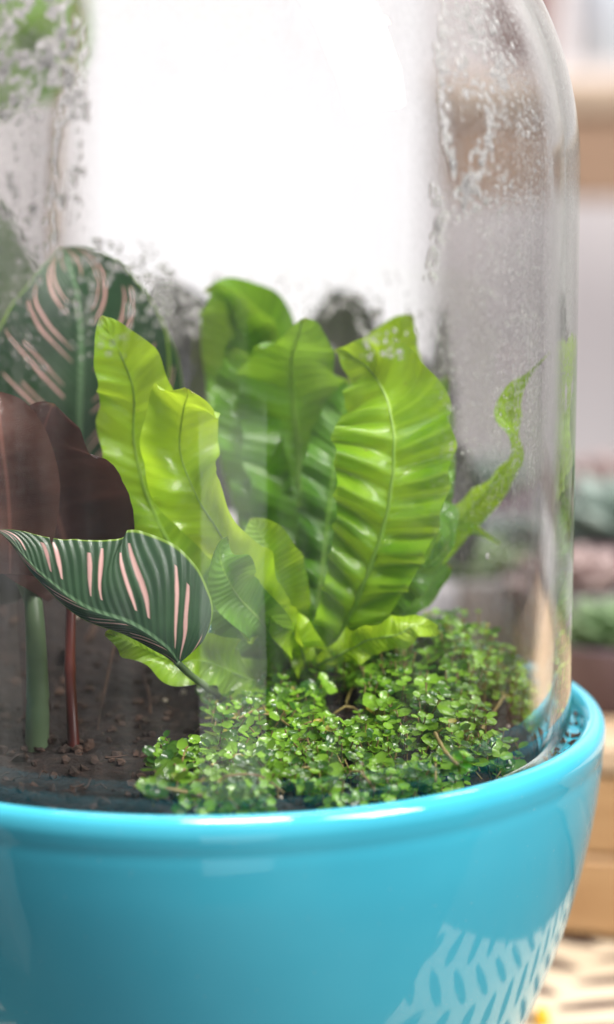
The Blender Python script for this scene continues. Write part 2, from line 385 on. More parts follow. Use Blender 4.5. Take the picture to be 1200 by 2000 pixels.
# ------------------------------------------------------------------ shelf and its pots
a = P(868, 150, 1.05); b = P(868, 392, 1.05)
t = thing('shelf', (a.x + .4, 1.15, (a.z + b.z) / 2), 'thick pale wooden shelf at the top right behind the dome', 'shelf')
hz = a.z - b.z
mb = MB(); mb.box((0, 0, hz * .36), (.8, .24, hz * .28), bev=.003); mb.obj('board', wood('lit_tone_shelf_board', (.52, .40, .30), (.46, .35, .26)), t, False)  # paler board colour stands for light on the shelf's top edge
mb = MB(); mb.box((0, .004, -hz * .145), (.79, .22, hz * .70), bev=.003); mb.obj('apron', M['wood'], t, False)
def pot(px0, px1, py_bot, h, Y, mat, label, cat='pot', name='flower_pot', rimmat=None, taper=.78, z=None):
    b0 = P(px0, py_bot, Y); b1 = P(px1, py_bot, Y); r = (b1.x - b0.x) / 2; c = (b0 + b1) / 2
    if z is not None: c.z = z
    t = thing(name, (c.x, Y, c.z), label, cat)
    mb = MB(); mb.lathe([(0, 0), (r * taper, 0), (r * (taper + .02), .002), (r * .97, h * .80), (r * .90, h * .80), (r * .85, h * .7), (0, h * .7)], 40); mb.obj('body', mat, t)
    mb = MB(); mb.lathe([(r * .97, h * .80), (r * 1.03, h * .815), (r * 1.05, h * .97), (r, h), (r * .93, h), (r * .9, h * .81)], 40, closed=True); mb.obj('rim', rimmat or mat, t)
    return t, r, h
pot(945, 1094, 120, .16, 1.12, M['pot_red'], 'reddish brown pot on the shelf, half hidden by the dome')
pot(1100, 1330, 122, .17, 1.12, M['pot_white'], 'pale blue-white pot on the shelf at the top right corner')

# ------------------------------------------------------------------ crate and succulents
ang = R(-14)
b0 = onz(1098, 1868, ZT); 
cr_top = -0.068
t = thing('wooden_crate', (b0.x + .06, b0.y + .09, ZT), 'tan wooden crate on the cloth behind the right side of the bowl', 'crate')
t.rotation_euler.z = ang
H = cr_top - ZT
def plank(name, c, d, mat=None): mb = MB(); mb.box(c, d, bev=.0015); return mb.obj(name, mat or M['crate'], t, False)
for k in range(2): plank('side_plank', (.02, -.08, .002 + H * (.25 + .5 * k)), (.42, .012, H * .485))
for k in range(2): plank('side_plank', (.02, .08, .002 + H * (.25 + .5 * k)), (.42, .012, H * .485))
for s in (-1, 1):
    for k in range(2): plank('end_plank', (.02 + s * .198, 0, .002 + H * (.25 + .5 * k)), (.012, .148, H * .485))
plank('crate_lid', (.02, 0, H + .008), (.43, .175, .010), M['crate_rim'])
CT = cr_top + .014

def rosette(parent, r, mat, n=22, z0=0.0, up=.5):
    mb = MB(); ga = 2.39996
    for i in range(n):
        f = (i + 1) / n; L = r * (.35 + .75 * f); a = i * ga; tilt = R(75 - 68 * f ** .8)
        d = Vector((math.cos(a) * math.cos(tilt), math.sin(a) * math.cos(tilt), math.sin(tilt))); s_ = Vector((-math.sin(a), math.cos(a), 0)); nn = d.cross(s_)
        w_ = L * .30; th = L * .09; base = Vector((0, 0, z0 + r * .15 * (1 - f)))
        ring = [(0, .35), (.35, .85), (.7, 1.0), (.92, .55)]; v = []; fs = []
        for (q, ww_) in ring:
            cc = base + d * (L * q) - nn * (L * .12 * q * q) * -1
            for k in range(6):
                g = 2 * math.pi * k / 6; v.append(cc + s_ * (math.cos(g) * w_ * ww_) + nn * (math.sin(g) * th * ww_))
        v.append(base + d * L + nn * (L * .14))
        for j in range(3):
            for k in range(6): fs.append((j * 6 + k, j * 6 + (k + 1) % 6, (j + 1) * 6 + (k + 1) % 6, (j + 1) * 6 + k))
        for k in range(6): fs.append((18 + k, 18 + (k + 1) % 6, 24))
        mb.add(v, fs)
    return tag(mb.obj('rosette', mat, parent), kind='stuff')
sp = [(905, .27, .026, .038, 'pot_grey', 'succ_green', 'green succulent in a low grey pot seen through the right side of the dome', .9),
      (1010, .31, .028, .026, 'pot_plum', 'succ_blue', 'grey-green succulent in a plum pot seen through the dome edge', .9),
      (1120, .26, .024, .034, 'pot_grey', 'succ_pink', 'pink succulent in a low grey pot just right of the glass', 1.0),
      (1215, .31, .030, .034, 'pot_plum', 'succ_blue', 'blue-green succulent in a plum pot at the right edge of the photo', 1.2),
      (1190, .215, .022, .024, 'pot_plum', 'succ_green', 'small green succulent in a low plum pot at the right edge', 1.0)]
for px, Y, r, h, pm, sm, lab, k in sp:
    c = P(px, 1300, Y); t = thing('succulent_plant', (c.x, Y, CT if Y < .28 else ZT + .081), lab, 'succulent', 'potted succulents behind the bowl')
    mb = MB(); mb.lathe([(0, 0), (r * .72, 0), (r * .95, h * .94), (r, h), (r * .9, h), (r * .86, h * .86), (0, h * .86)], 36); mb.obj('pot', M[pm], t)
    rosette(t, r * 1.15 * k, M[sm], 26, h * .9)
t = thing('riser_box', (.27, .36, ZT), 'dark plum box standing behind the crate', 'box')
mb = MB(); mb.box((0, 0, .035), (.62, .12, .07), bev=.003); mb.obj('box_body', M['pot_plum'], t, False)
mb = MB(); mb.box((0, 0, .0755), (.63, .13, .011), bev=.002); mb.obj('box_lid', M['pot_grey'], t, False)
c = P(1010, 1100, .50)
t = thing('planter_trough', (c.x + .04, .50, ZT), 'long grey-brown planter full of small succulents behind the crate', 'planter')
mb = MB(); mb.box((0, 0, .045), (.26, .09, .09), bev=.004); mb.obj('trough', M['pot_grey'], t, False)
mb = MB(); mb.box((0, 0, .094), (.27, .10, .008), bev=.002); mb.obj('trough_rim', M['pot_plum'], t, False)
for k in range(5):
    e = rosette(t, .026, M[['succ_green', 'succ_blue', 'succ_pink'][k % 3]], 18, .0); e.location = (-.105 + .052 * k, 0, .100)
# small yellow thing at the foot of the bowl
c = onz(1052, 2000, ZT)
t = thing('yellow_peg', (c.x + .001, c.y, ZT), 'tiny yellow peg on the cloth beside the foot of the bowl', 'peg')
mb = MB(); mb.lathe([(0, 0), (.0025, 0), (.003, .0008), (.0022, .002), (.0018, .003), (.0023, .0038), (.002, .0046), (0, .005)], 24); mb.obj('peg_body', M['yellow'], t)

# ================================================================== the bowl
t_bowl = thing('ceramic_bowl', (0, 0, ZT), 'glossy turquoise ceramic bowl holding the glass dome', 'bowl')
RO = .1066
prof = [(0, .004), (.040, .004), (.042, 0), (.050, 0), (.0525, .003), (.060, .010), (.072, .021), (.0835, .036), (.0905, .0505), (.0968, .068), (.1013, .085), (.1043, .100), (.1057, .1115), (.1060, .1160), (.1064, .1185), (RO, .1212),
        (.1060, .1236), (.1047, .1250), (.1032, .1254), (.1018, .1249), (.1007, .1236), (.1001, .1216), (.0995, .1206), (.0985, .1203), (.0925, .1201), (.0915, .1196), (.0908, .118), (.0905, .110), (.088, .09), (.078, .05), (.06, .02), (.04, .012), (0, .011)]
pr2 = cr(prof, 150)
mb = MB(); mb.lathe([(max(a, 0), b) for a, b in pr2], 160); mb.obj('bowl_body', M['ceramic'], t_bowl)

# ------------------------------------------------------------------ soil
def soil_h(x, y):
    r = math.hypot(x, y)
    h = -.0060 + .0025 * noise.noise(Vector((x * 60, y * 60, 3))) + .0012 * noise.noise(Vector((x * 220, y * 220, 7)))
    h += .006 * max(0, 1 - r / .07)
    h += .007 * math.exp(-((x - .055)**2 + (y - .02)**2) / .0012)
    h += .012 * math.exp(-((x + .035)**2 + (y - .062)**2) / .0016)
    h += .017 * math.exp(-((x + .060)**2 + (y - .066)**2) / .0012)
    return h - .010 * max(0, (r - .080) / .010)**2
mb = MB(); v = []; f = []; nr_, na = 60, 150
for i in range(nr_ + 1):
    r = .0898 * (i / nr_) ** .8
    for k in range(na):
        a = 2 * math.pi * k / na; x, y = r * math.cos(a), r * math.sin(a); v.append((x, y, soil_h(x, y)))
for i in range(nr_):
    for k in range(na): l = (k + 1) % na; f.append((i * na + k, i * na + l, (i + 1) * na + l, (i + 1) * na + k))
tag(mesh_obj('soil', v, f, M['soil']), 'dark brown potting soil filling the bowl under the dome', 'soil', kind='stuff')
ico = None
def lump(mb, c, r, rnd, sq=(1, 1, 1)):
    t_ = (1 + 5 ** .5) / 2
    vs_ = [(-1, t_, 0), (1, t_, 0), (-1, -t_, 0), (1, -t_, 0), (0, -1, t_), (0, 1, t_), (0, -1, -t_), (0, 1, -t_), (t_, 0, -1), (t_, 0, 1), (-t_, 0, -1), (-t_, 0, 1)]
    fs_ = [(0, 11, 5), (0, 5, 1), (0, 1, 7), (0, 7, 10), (0, 10, 11), (1, 5, 9), (5, 11, 4), (11, 10, 2), (10, 7, 6), (7, 1, 8), (3, 9, 4), (3, 4, 2), (3, 2, 6), (3, 6, 8), (3, 8, 9), (4, 9, 5), (2, 4, 11), (6, 2, 10), (8, 6, 7), (9, 8, 1)]
    q = Matrix.Rotation(rnd.uniform(0, 6), 3, Vector((rnd.random(), rnd.random(), rnd.random() + .1)).normalized())
    mb.add([Vector(c) + q @ Vector((x * sq[0], y * sq[1], z * sq[2])) * (r / 1.9 * rnd.uniform(.7, 1.2)) for x, y, z in vs_], fs_)
rn = random.Random(4)
mb = MB(); mp = MB()
for i in range(520):
    a = rn.uniform(0, 2 * math.pi); r = .089 * math.sqrt(rn.random()); x, y = r * math.cos(a), r * math.sin(a)
    lump(mb, (x, y, soil_h(x, y) + .0003), rn.uniform(.0006, .0024), rn, (1, .8, .6))
for i in range(24):
    a = rn.uniform(0, 2 * math.pi); r = .085 * math.sqrt(rn.random()); x, y = r * math.cos(a), r * math.sin(a)
    lump(mb, (x, y, soil_h(x, y) + .0008), rn.uniform(.002, .0045), rn, (1.5, .6, .35))
for i in range(110):
    a = rn.uniform(0, 2 * math.pi); r = .082 * math.sqrt(rn.random()); x, y = r * math.cos(a), r * math.sin(a); g = rn.uniform(0, 6.28); L = rn.uniform(.002, .006)
    mb.tube([Vector((x + math.cos(g) * L * q, y + math.sin(g) * L * q, soil_h(x, y) + .0012 + rn.uniform(-.0006, .0012))) for q in (0, .5, 1)], .00022, 4)
for px, py, Yc in ((74, 1480, -.025), (146, 1500, -.030)):
    c = P(px, py, Yc)
    for i in range(16):
        a = rn.uniform(0, 6.28); q = rn.uniform(.002, .0045); x, y = c.x + q * math.cos(a), c.y + q * math.sin(a); lump(mb, (x, y, soil_h(x, y) + .0006), rn.uniform(.001, .0022), rn, (1, .8, .6))
tag(mb.obj('soil_crumbs', M['crumb'], smooth=False), 'loose bark crumbs scattered over the dark soil', 'bark crumbs', kind='stuff')
for i in range(30):
    a = rn.uniform(0, 2 * math.pi); r = .088 * math.sqrt(rn.random()); x, y = r * math.cos(a), r * math.sin(a)
    lump(mp, (x, y, soil_h(x, y) + .0006), rn.uniform(.0004, .0011), rn)
tag(mp.obj('perlite_grains', M['perlite'], smooth=False), 'pale grit grains scattered in the dark soil', 'perlite', kind='stuff')
# debris on the ledge outside the glass
mb = MB()
for px, py in ((902, 1508), (925, 1498), (935, 1503), (958, 1484), (985, 1478), (1010, 1472), (1040, 1462), (1052, 1458), (1068, 1447), (1090, 1425), (1100, 1415), (880, 1514), (845, 1522), (790, 1533), (760, 1541)):
    for k in range(3):
        p = onz(px + rn.uniform(-7, 7), py - 10, -.0045); a = math.atan2(p.y, p.x) + rn.gauss(0, .01); q = rn.uniform(.0976, .0996)
        lump(mb, (q * math.cos(a), q * math.sin(a), -.0042 + (.0012 if q > .0992 else 0)), rn.uniform(.0005, .0013), rn, (1, .6, .5))
for px, py in ((120, 1557), (135, 1560), (148, 1558)):
    p = onz(px, py, .001); lump(mb, p, .0012, rn, (1, .7, .5))
tag(mb.obj('rim_debris', M['crumb'], smooth=False), 'dark soil crumbs lying on the blue ledge outside the glass', 'debris', kind='stuff')

# ================================================================== glass dome
t_glass = thing('glass_dome', (0, 0, 0), 'clear glass dome with condensation standing in the turquoise bowl', 'cloche')
RG, TH = .0972, .0032
ZB = -.0043
def dome_prof(r, z0, z1, n=40, flare=0.0):
    pr = [(r - flare * max(0, 1 - (z1 - z0) * i / 30 / .06) ** 1.5, z0 + (z1 - z0) * i / 30) for i in range(31)]
    pr += [(r * math.cos(a), z1 + r * math.sin(a)) for a in [math.pi / 2 * i / n for i in range(1, n)]] + [(0.0, z1 + r)]
    return pr
outer = dome_prof(RG, ZB + .001, ZS); inner = dome_prof(RG - TH, ZB + .001, ZS, flare=.0022)
mb = MB(); mb.lathe([(RG - TH - .0015, ZB)] + [(RG - .0005, ZB)] + outer + inner[::-1] + [(RG - TH - .0015, ZB)], 160); mb.obj('glass_shell', M['glass'], t_glass)
mb = MB(); mb.lathe(dome_prof(RG - TH - .0003, ZB + .006, ZS, flare=.0022), 128); tag(mb.obj('mist_and_streak_film', M['mist'], t_glass), kind='stuff')

# water drops on the inner wall
rd = random.Random(11)
mb = MB()
def drop(px, py, r, el=1.0, back=False):
    h = on_cyl(px, py, RG - TH - .0004, ZS, back)
    if not h: return
    p, n = h
    up = Vector((0, 0, 1)); s_ = up.cross(n)
    if s_.length < .01: return
    s_.normalize(); u = n.cross(s_).normalized()
    v = []; f = []; A = 8; hgt = r * .20
    wob = [rd.uniform(.85, 1.15) for _ in range(A)]
    for j, (q, z) in enumerate(((1, 0), (.86, .45), (.5, .85))):
        for k in range(A):
            g = 2 * math.pi * k / A
            v.append(p + s_ * (math.cos(g) * r * q * wob[k]) + u * (math.sin(g) * r * q * el * wob[k]) - n * (z * hgt))
    v.append(p - n * hgt); v.append(p + n * .00005)
    for j in range(2):
        for k in range(A): l = (k + 1) % A; f.append((j * A + k, (j + 1) * A + k, (j + 1) * A + l, j * A + l))
    for k in range(A): l = (k + 1) % A; f.append((2 * A + k, 24, 2 * A + l)); f.append((k, l, 25))
    mb.add(v, f)
def spray(x0, x1, y0, y1, n, r0, r1, el=1.2, back=False, slope=0):
    for _ in range(n):
        py = rd.uniform(y0, y1); px = rd.uniform(x0, x1) + slope * (py - y0)
        if noise.noise(Vector((px / 70, py / 110, 5))) < -.12: continue
        drop(px, py, r0 + (r1 - r0) * rd.random() ** 3, rd.uniform(.9, el), back)
def trail(pts, n, r0, r1, jit=7):
    for q in cr(pts, n): drop(q[0] + rd.gauss(0, jit), q[1] + rd.gauss(0, jit), rd.uniform(r0, r1), rd.uniform(1, 1.7))
spray(0, 170, -20, 230, 420, .0004, .0014, 1.5)
spray(0, 165, 200, 520, 260, .0003, .0011, 1.4)
spray(860, 1010, 0, 190, 260, .0003, .0012, 1.5)
spray(900, 1110, 120, 420, 620, .00025, .0008, 1.4)
spray(930, 1120, 380, 640, 520, .0002, .0006, 1.3)
spray(860, 1120, 560, 900, 620, .00015, .00045, 1.2)
spray(200, 800, 530, 640, 140, .0003, .0008, 1.3, True)
spray(240, 440, 540, 720, 320, .0004, .0011, 1.4, True)
spray(590, 760, 575, 700, 160, .0004, .0010, 1.4, True)
spray(780, 900, 600, 850, 220, .0003, .0009, 1.4, True)
spray(700, 820, 640, 700, 60, .0003, .0007, 1.4)
trail([(858, 90), (862, 170), (872, 250), (880, 300), (888, 325)], 34, .0005, .0011, 4)
trail([(845, 370), (858, 430), (850, 480), (842, 540)], 34, .0005, .0011, 7)
trail([(925, 150), (955, 215), (960, 270), (935, 285), (942, 318)], 50, .0004, .0009, 9)
trail([(905, 345), (930, 365), (900, 385), (915, 410)], 34, .0005, .0011, 12)
trail([(890, 20), (930, 60), (960, 100), (975, 150)], 40, .0005, .0011, 9)
trail([(155, 60), (120, 200), (108, 330), (104, 480)], 46, .0004, .0010, 8)
drop(541 + 412, 1087, .0009)
spray(50, 340, 470, 640, 420, .00025, .0008, 1.4)
spray(0, 120, 480, 760, 240, .0002, .0007, 1.4)
spray(120, 330, 620, 700, 60, .0002, .0005, 1.4)
tag(mb.obj('water_drops', M['drop'], t_glass), kind='stuff')

# ================================================================== leaves
def frond(parent, name, pts, mat, N=150, K=11, amp=0.0, waves=6, ph=0.0, cup=.12, edge=.05, asym=math.pi * .55, midrib=None, label=None, lr=(1, 1), flutter=0.0, seed=0):
    """a leaf blade along a centre line; pts = (px, py, Y, half width in px, roll in degrees)"""
    q = []
    for px, py, Y, hw, roll in pts:
        p = P(px, py, Y); q.append((p.x, p.y, p.z, hw / ppm(Y), roll))
    sm = cr(q, N); C = [Vector(s[:3]) for s in sm]
    L = [0]
    for i in range(1, N): L.append(L[-1] + (C[i] - C[i - 1]).length)
    tot = L[-1]; v = []; f = []; uv = []; mids = []
    org = parent.location if parent else Vector()
    for i in range(N):
        T = (C[min(i + 1, N - 1)] - C[max(i - 1, 0)]).normalized()
        Nn = (CAM - C[i]).normalized(); Nn = (Nn - T * Nn.dot(T)).normalized()
        Nn = Matrix.Rotation(R(sm[i][4]), 3, T) @ Nn
        S = T.cross(Nn).normalized(); s_ = L[i] / tot; hw = max(sm[i][3], .00015)
        fade = min(1, s_ * 7) * min(1, (1 - s_) * 9 + .15)
        for k in range(-K, K + 1):
            tt = k / K; a = abs(tt); sd = 1 if tt > 0 else -1
            pz = 2 * math.pi * waves * (s_ - .05 * a) + ph + (asym if sd > 0 else 0) + 1.7 * noise.noise(Vector((s_ * 4, sd * 3, seed)))
            wv = .45 * math.sin(pz) + .55 * (2.6 * abs(math.sin(pz / 2)) - 1.6)
            loc = amp * (1 + .9 * noise.noise(Vector((s_ * 7, sd * 5, seed + 9)))) * fade * max(.2, 1.5 - 1.15 * s_) * min(1.15, hw / .006) * (wv * a ** .75 + .25 * math.sin(2 * pz + 1) * a ** 2)
            fl = (flutter + (.0034 if amp > .002 else 0)) * fade * math.sin(2 * math.pi * 2.3 * s_ + ph * 2 + sd) * a * a
            ww_ = hw * (lr[1] if sd > 0 else lr[0]) * (1 + edge * math.cos(pz) * fade + .03 * noise.noise(Vector((s_ * 14, sd * 9, seed + 2))))
            w2 = math.sqrt(max(0, 1 - min(1, (abs(loc) / (ww_ + 1e-5)) * .35) ** 2))
            v.append(C[i] + S * (tt * ww_ * w2) + Nn * (loc + fl + cup * hw * a * a) - org)
            uv.append((s_, tt * .5 + .5))
        mids.append((C[i] - Nn * .0002 - org, Nn))
    W = 2 * K + 1
    for i in range(N - 1):
        for k in range(W - 1): f.append((i * W + k, i * W + k + 1, (i + 1) * W + k + 1, (i + 1) * W + k))
    o = mesh_obj(name, v, f, mat, parent, uvs=uv)
    if label: o['label'] = label
    if midrib:
        mb = MB(); n = len(mids); mb.tube([m_[0] for m_ in mids[::3]], [midrib * .75 * (1.15 - .95 * i / n) for i in range(0, n, 3)], 7)
        mb.obj('midrib', M['rib'], o)
    return o
M['rib'] = leafmat('fern_midrib', (.22, .42, .05), (.40, .60, .12), (.4, .6, .15), .2, .3)

base = P(592, 1300, .018)
t_fern = thing('birds_nest_fern', base, 'bright green wavy bird nest fern in the middle of the glass dome', 'fern')
FR = M['frond']; FD = M['frond_dark']; FY = M['frond_young']
A_ = .0028
# back row first
frond(t_fern, 'frond', [(580, 1290, .035, 14, 0), (540, 1080, .050, 60, 0), (505, 850, .062, 80, -10), (480, 700, .066, 85, -15), (455, 610, .062, 70, -20), (425, 568, .056, 26, -20), (408, 560, .054, 2, -20)], FD, amp=A_, waves=7, midrib=.0007, seed=1)
frond(t_fern, 'frond', [(590, 1290, .035, 14, 0), (600, 1080, .055, 55, 0), (560, 850, .068, 78, 5), (520, 700, .070, 76, 10), (500, 620, .068, 62, 10), (450, 570, .060, 30, 10), (400, 568, .058, 3, 10)], FD, amp=A_ * .7, waves=7, midrib=.0006, seed=2)
frond(t_fern, 'frond', [(600, 1290, .030, 14, 0), (650, 1080, .050, 50, 0), (710, 900, .062, 60, 15), (745, 760, .060, 66, 10), (762, 690, .052, 60, 10), (785, 640, .046, 34, 10), (806, 616, .044, 3, 10)], FR, amp=A_ * .6, waves=6, midrib=.0006, seed=3)
frond(t_fern, 'frond', [(610, 1290, .030, 12, 0), (700, 1130, .045, 40, 0), (800, 980, .055, 46, 0), (840, 850, .060, 42, 10), (850, 780, .060, 28, 10), (875, 735, .058, 3, 10)], FD, amp=A_, waves=7, midrib=.0005, seed=4)
# centre tall
frond(t_fern, 'frond', [(598, 1292, .020, 14, 0), (596, 1160, .026, 60, 0), (590, 1020, .034, 92, 0), (583, 880, .040, 106, 0), (572, 770, .040, 108, 0), (570, 700, .036, 92, 5), (585, 650, .026, 54, 15), (592, 622, .020, 4, 20)], FD, amp=A_ * 1.05, waves=8, ph=1, midrib=.0011, cup=.18, seed=5)
# left tall
frond(t_fern, 'frond', [(570, 1296, .015, 14, 0), (450, 1200, .010, 44, 10), (350, 1090, .006, 68, 12), (288, 970, .004, 74, 10), (262, 860, .004, 72, 5), (262, 770, .000, 72, 0), (240, 700, -.004, 62, -5), (212, 645, -.006, 30, -10), (198, 617, -.006, 2, -10)], FR, amp=A_, waves=9, ph=.5, midrib=.0008, cup=.1, seed=6, lr=(.95, 1.05))
# rolled front left frond
frond(t_fern, 'frond', [(575, 1296, .010, 14, 0), (535, 1220, -.004, 46, -10), (480, 1130, -.016, 56, -25), (428, 1040, -.016, 60, -20), (380, 960, -.010, 70, -10), (352, 880, -.006, 72, 0), (358, 805, -.010, 74, 4), (366, 775, -.016, 54, 6), (368, 760, -.018, 6, 6)], FY, amp=A_ * .8, waves=6, ph=2.2, midrib=.0006, cup=.25, flutter=.003, seed=7)
frond(t_fern, 'frond', [(585, 1298, .012, 14, 0), (560, 1220, .004, 46, 10), (545, 1140, -.002, 56, 10), (525, 1080, -.004, 56, 0), (505, 1035, -.004, 36, -10), (490, 1012, -.004, 3, -10)], FR, amp=A_ * .6, waves=4, ph=1.2, midrib=.0006, cup=.3, seed=8)
# right big frond
frond(t_fern, 'frond', [(625, 1300, .010, 14, 0), (668, 1235, .004, 52, 0), (715, 1130, -.002, 82, 0), (752, 1020, -.004, 100, 0), (768, 920, -.004, 112, 0), (768, 840, -.002, 116, -4), (752, 770, .004, 104, -10), (715, 715, .010, 66, -22), (672, 688, .014, 16, -30), (655, 684, .014, 2, -30)], FR, amp=A_ * 1.7, waves=11, ph=.2, midrib=.0010, cup=.10, seed=9)
# right lower curls
frond(t_fern, 'frond', [(640, 1290, .010, 12, 0), (720, 1200, .010, 36, 10), (790, 1130, .006, 42, 20), (850, 1095, .004, 34, 40), (878, 1050, .006, 30, 70), (862, 1000, .010, 20, 80), (838, 985, .014, 2, 60)], FD, amp=A_ * 1.1, waves=6, midrib=.0006, seed=10)
frond(t_fern, 'frond', [(640, 1290, .020, 12, 0), (730, 1190, .026, 34, 0), (820, 1110, .030, 34, 0), (880, 1040, .030, 30, 0), (930, 985, .026, 32, 15), (972, 935, .020, 28, 35), (1000, 892, .016, 22, 50), (1001, 850, .012, 13, 40), (992, 808, .012, 27, 10), (1004, 765, .010, 19, 0), (1034, 731, .008, 5, 0), (1075, 687, .004, 1.2, 0)], FR, amp=A_ * .5, waves=9, ph=1.7, midrib=.0004, cup=.4, N=220, seed=11)
frond(t_fern, 'frond', [(590, 1290, .024, 14, 0), (560, 1150, .030, 44, 0), (525, 1010, .036, 56, 0), (500, 900, .040, 62, 0), (480, 800, .044, 60, -5), (470, 720, .044, 44, -10), (462, 680, .042, 4, -10)], FD, amp=A_ * 1.2, waves=8, ph=2, midrib=.0006, seed=21)
frond(t_fern, 'frond', [(605, 1290, .022, 14, 0), (625, 1150, .024, 50, 0), (640, 1020, .028, 60, 0), (655, 900, .030, 60, 0), (670, 810, .034, 44, 0), (680, 740, .036, 4, 0)], FD, amp=A_ * 1.2, waves=8, ph=.4, midrib=.0006, seed=22)
frond(t_fern, 'frond', [(570, 1300, .004, 14, 0), (520, 1225, -.010, 42, 0), (470, 1170, -.018, 50, 10), (440, 1120, -.024, 46, 25), (430, 1080, -.024, 34, 40), (445, 1050, -.020, 5, 40)], FD, amp=A_ * .9, waves=3, ph=.4, midrib=.0005, cup=.45, seed=23)
frond(t_fern, 'frond', [(620, 1296, .016, 12, 0), (690, 1190, .020, 40, 0), (770, 1080, .026, 50, 0), (830, 980, .030, 46, 5), (862, 900, .030, 30, 10), (878, 850, .030, 3, 10)], FD, amp=A_ * 1.3, waves=9, ph=1.4, midrib=.0005, seed=24)
frond(t_fern, 'frond', [(640, 1290, .022, 12, 0), (740, 1200, .036, 30, 0), (810, 1110, .044, 34, 0), (870, 1040, .042, 34, 0), (905, 1020, .036, 26, 10), (935, 1035, .030, 10, 10), (978, 1063, .024, 1.5, 0)], FR, amp=A_, waves=7, ph=.7, midrib=.0005, seed=12)
frond(t_fern, 'frond', [(615, 1300, .002, 12, 0), (665, 1278, -.006, 26, 15), (720, 1250, -.010, 34, 25), (775, 1240, -.012, 36, 10), (810, 1222, -.012, 22, 0), (850, 1232, -.010, 12, 0), (858, 1232, -.010, 2, 0)], FY, amp=A_, waves=6, ph=.3, midrib=.0006, cup=-.2, seed=13)
frond(t_fern, 'frond', [(625, 1296, .012, 12, 0), (700, 1240, .012, 28, -20), (760, 1205, .010, 26, -35), (810, 1180, .010, 22, -10), (850, 1130, .012, 24, 10), (880, 1105, .014, 6, 10)], FD, amp=A_, waves=6, ph=2.3, midrib=.0005, seed=14)
# left low fronds
frond(t_fern, 'frond', [(585, 1305, .012, 14, 0), (540, 1250, .006, 62, -10), (490, 1200, .004, 74, -10), (440, 1150, .006, 62, 0), (405, 1110, .010, 26, 0), (392, 1092, .012, 2, 0)], FD, amp=A_ * .7, waves=4, midrib=.0007, seed=15)
frond(t_fern, 'frond', [(580, 1310, .008, 12, 0), (510, 1330, -.004, 40, 10), (450, 1310, -.012, 52, 30), (395, 1290, -.018, 50, 15), (340, 1290, -.022, 34, -30), (290, 1272, -.024, 26, 0), (240, 1246, -.028, 26, 40), (206, 1236, -.030, 5, 0)], FR, amp=A_ * 1.3, waves=4.5, ph=2.6, midrib=.0005, cup=.3, seed=16)
frond(t_fern, 'frond', [(600, 1310, .004, 14, 0), (590, 1270, -.004, 34, 10), (570, 1230, -.010, 40, 20), (540, 1200, -.012, 22, 20), (525, 1190, -.012, 3, 20)], FY, amp=A_, waves=3, midrib=.0005, seed=17)
# dark-edged leaf stub behind
mb = MB(); mb.lathe([(0, -.004), (.007, -.003), (.008, .002), (.006, .008), (.003, .013), (0, .014)], 20); mb.obj('crown', M['frond_dark'], t_fern)

# ------------------------------------------------------------------ striped calathea
cb = P(75, 1470, -.030)
t_cal = thing('pinstripe_calathea', cb, 'dark green calathea with pink pinstripes at the left inside the dome', 'calathea')
CA = M['striped']
frond(t_cal, 'leaf', [(158, 900, .052, 60, 0), (156, 820, .048, 135, 0), (158, 740, .045, 168, 0), (158, 650, .044, 165, 0), (150, 570, .045, 118, 0), (135, 515, .048, 58, 0), (122, 484, .052, 3, 0)], CA, cup=.25, edge=0, N=90, label='upright leaf with curved pink stripes at the upper left')
frond(t_cal, 'leaf', [(350, 1296, -.040, 44, 0), (322, 1262, -.042, 122, 0), (255, 1218, -.044, 156, 0), (165, 1185, -.044, 142, 0), (80, 1120, -.040, 82, 0), (25, 1060, -.036, 28, 0), (-5, 1036, -.034, 2, 0)], M['striped_low'], cup=-.15, edge=0, N=90, lr=(.16, 1.15), label='low drooping leaf with curved pink stripes just inside the glass')
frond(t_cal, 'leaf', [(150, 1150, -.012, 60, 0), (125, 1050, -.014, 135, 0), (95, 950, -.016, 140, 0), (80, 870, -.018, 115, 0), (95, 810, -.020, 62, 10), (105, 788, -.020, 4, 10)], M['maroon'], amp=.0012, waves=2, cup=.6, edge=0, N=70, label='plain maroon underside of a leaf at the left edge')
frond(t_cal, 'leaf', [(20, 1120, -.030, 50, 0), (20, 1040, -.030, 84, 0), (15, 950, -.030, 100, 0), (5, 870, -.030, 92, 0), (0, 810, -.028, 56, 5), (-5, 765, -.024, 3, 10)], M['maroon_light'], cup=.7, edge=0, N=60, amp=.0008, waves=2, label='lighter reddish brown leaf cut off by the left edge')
frond(t_cal, 'leaf', [(330, 900, .048, 30, 0), (300, 800, .046, 60, 0), (290, 700, .046, 56, 0), (275, 620, .048, 30, 0), (262, 570, .050, 3, 0)], CA, cup=.2, edge=0, N=60, label='narrow dark leaf behind the left fern frond')
frond(t_cal, 'leaf', [(40, 1170, .000, 8, 0), (20, 1150, .000, 40, 0), (0, 1110, .000, 50, 0), (-20, 1060, .000, 10, 0)], M['bg_dark'], cup=.2, edge=0, N=40, label='small blackish leaf at the left edge')
def stem(parent, pts, r, mat, n=40, name='stem'):
    q = [tuple(P(a, b, Y) - parent.location) for a, b, Y in pts]; mb = MB(); mb.tube([Vector(x) for x in cr(q, n)], r, 12); return mb.obj(name, mat, parent)
stem(t_cal, [(74, 1478, -.025), (73, 1440, -.025), (74, 1350, -.025), (70, 1240, -.022), (64, 1150, -.016), (62, 1085, -.012)], [.0036, .0034] + [.0031 + .0003 * math.sin(q * .9) * (q % 11 < 2) for q in range(14)] + [.0029 - .00004 * q for q in range(24)], M['stem_green'])
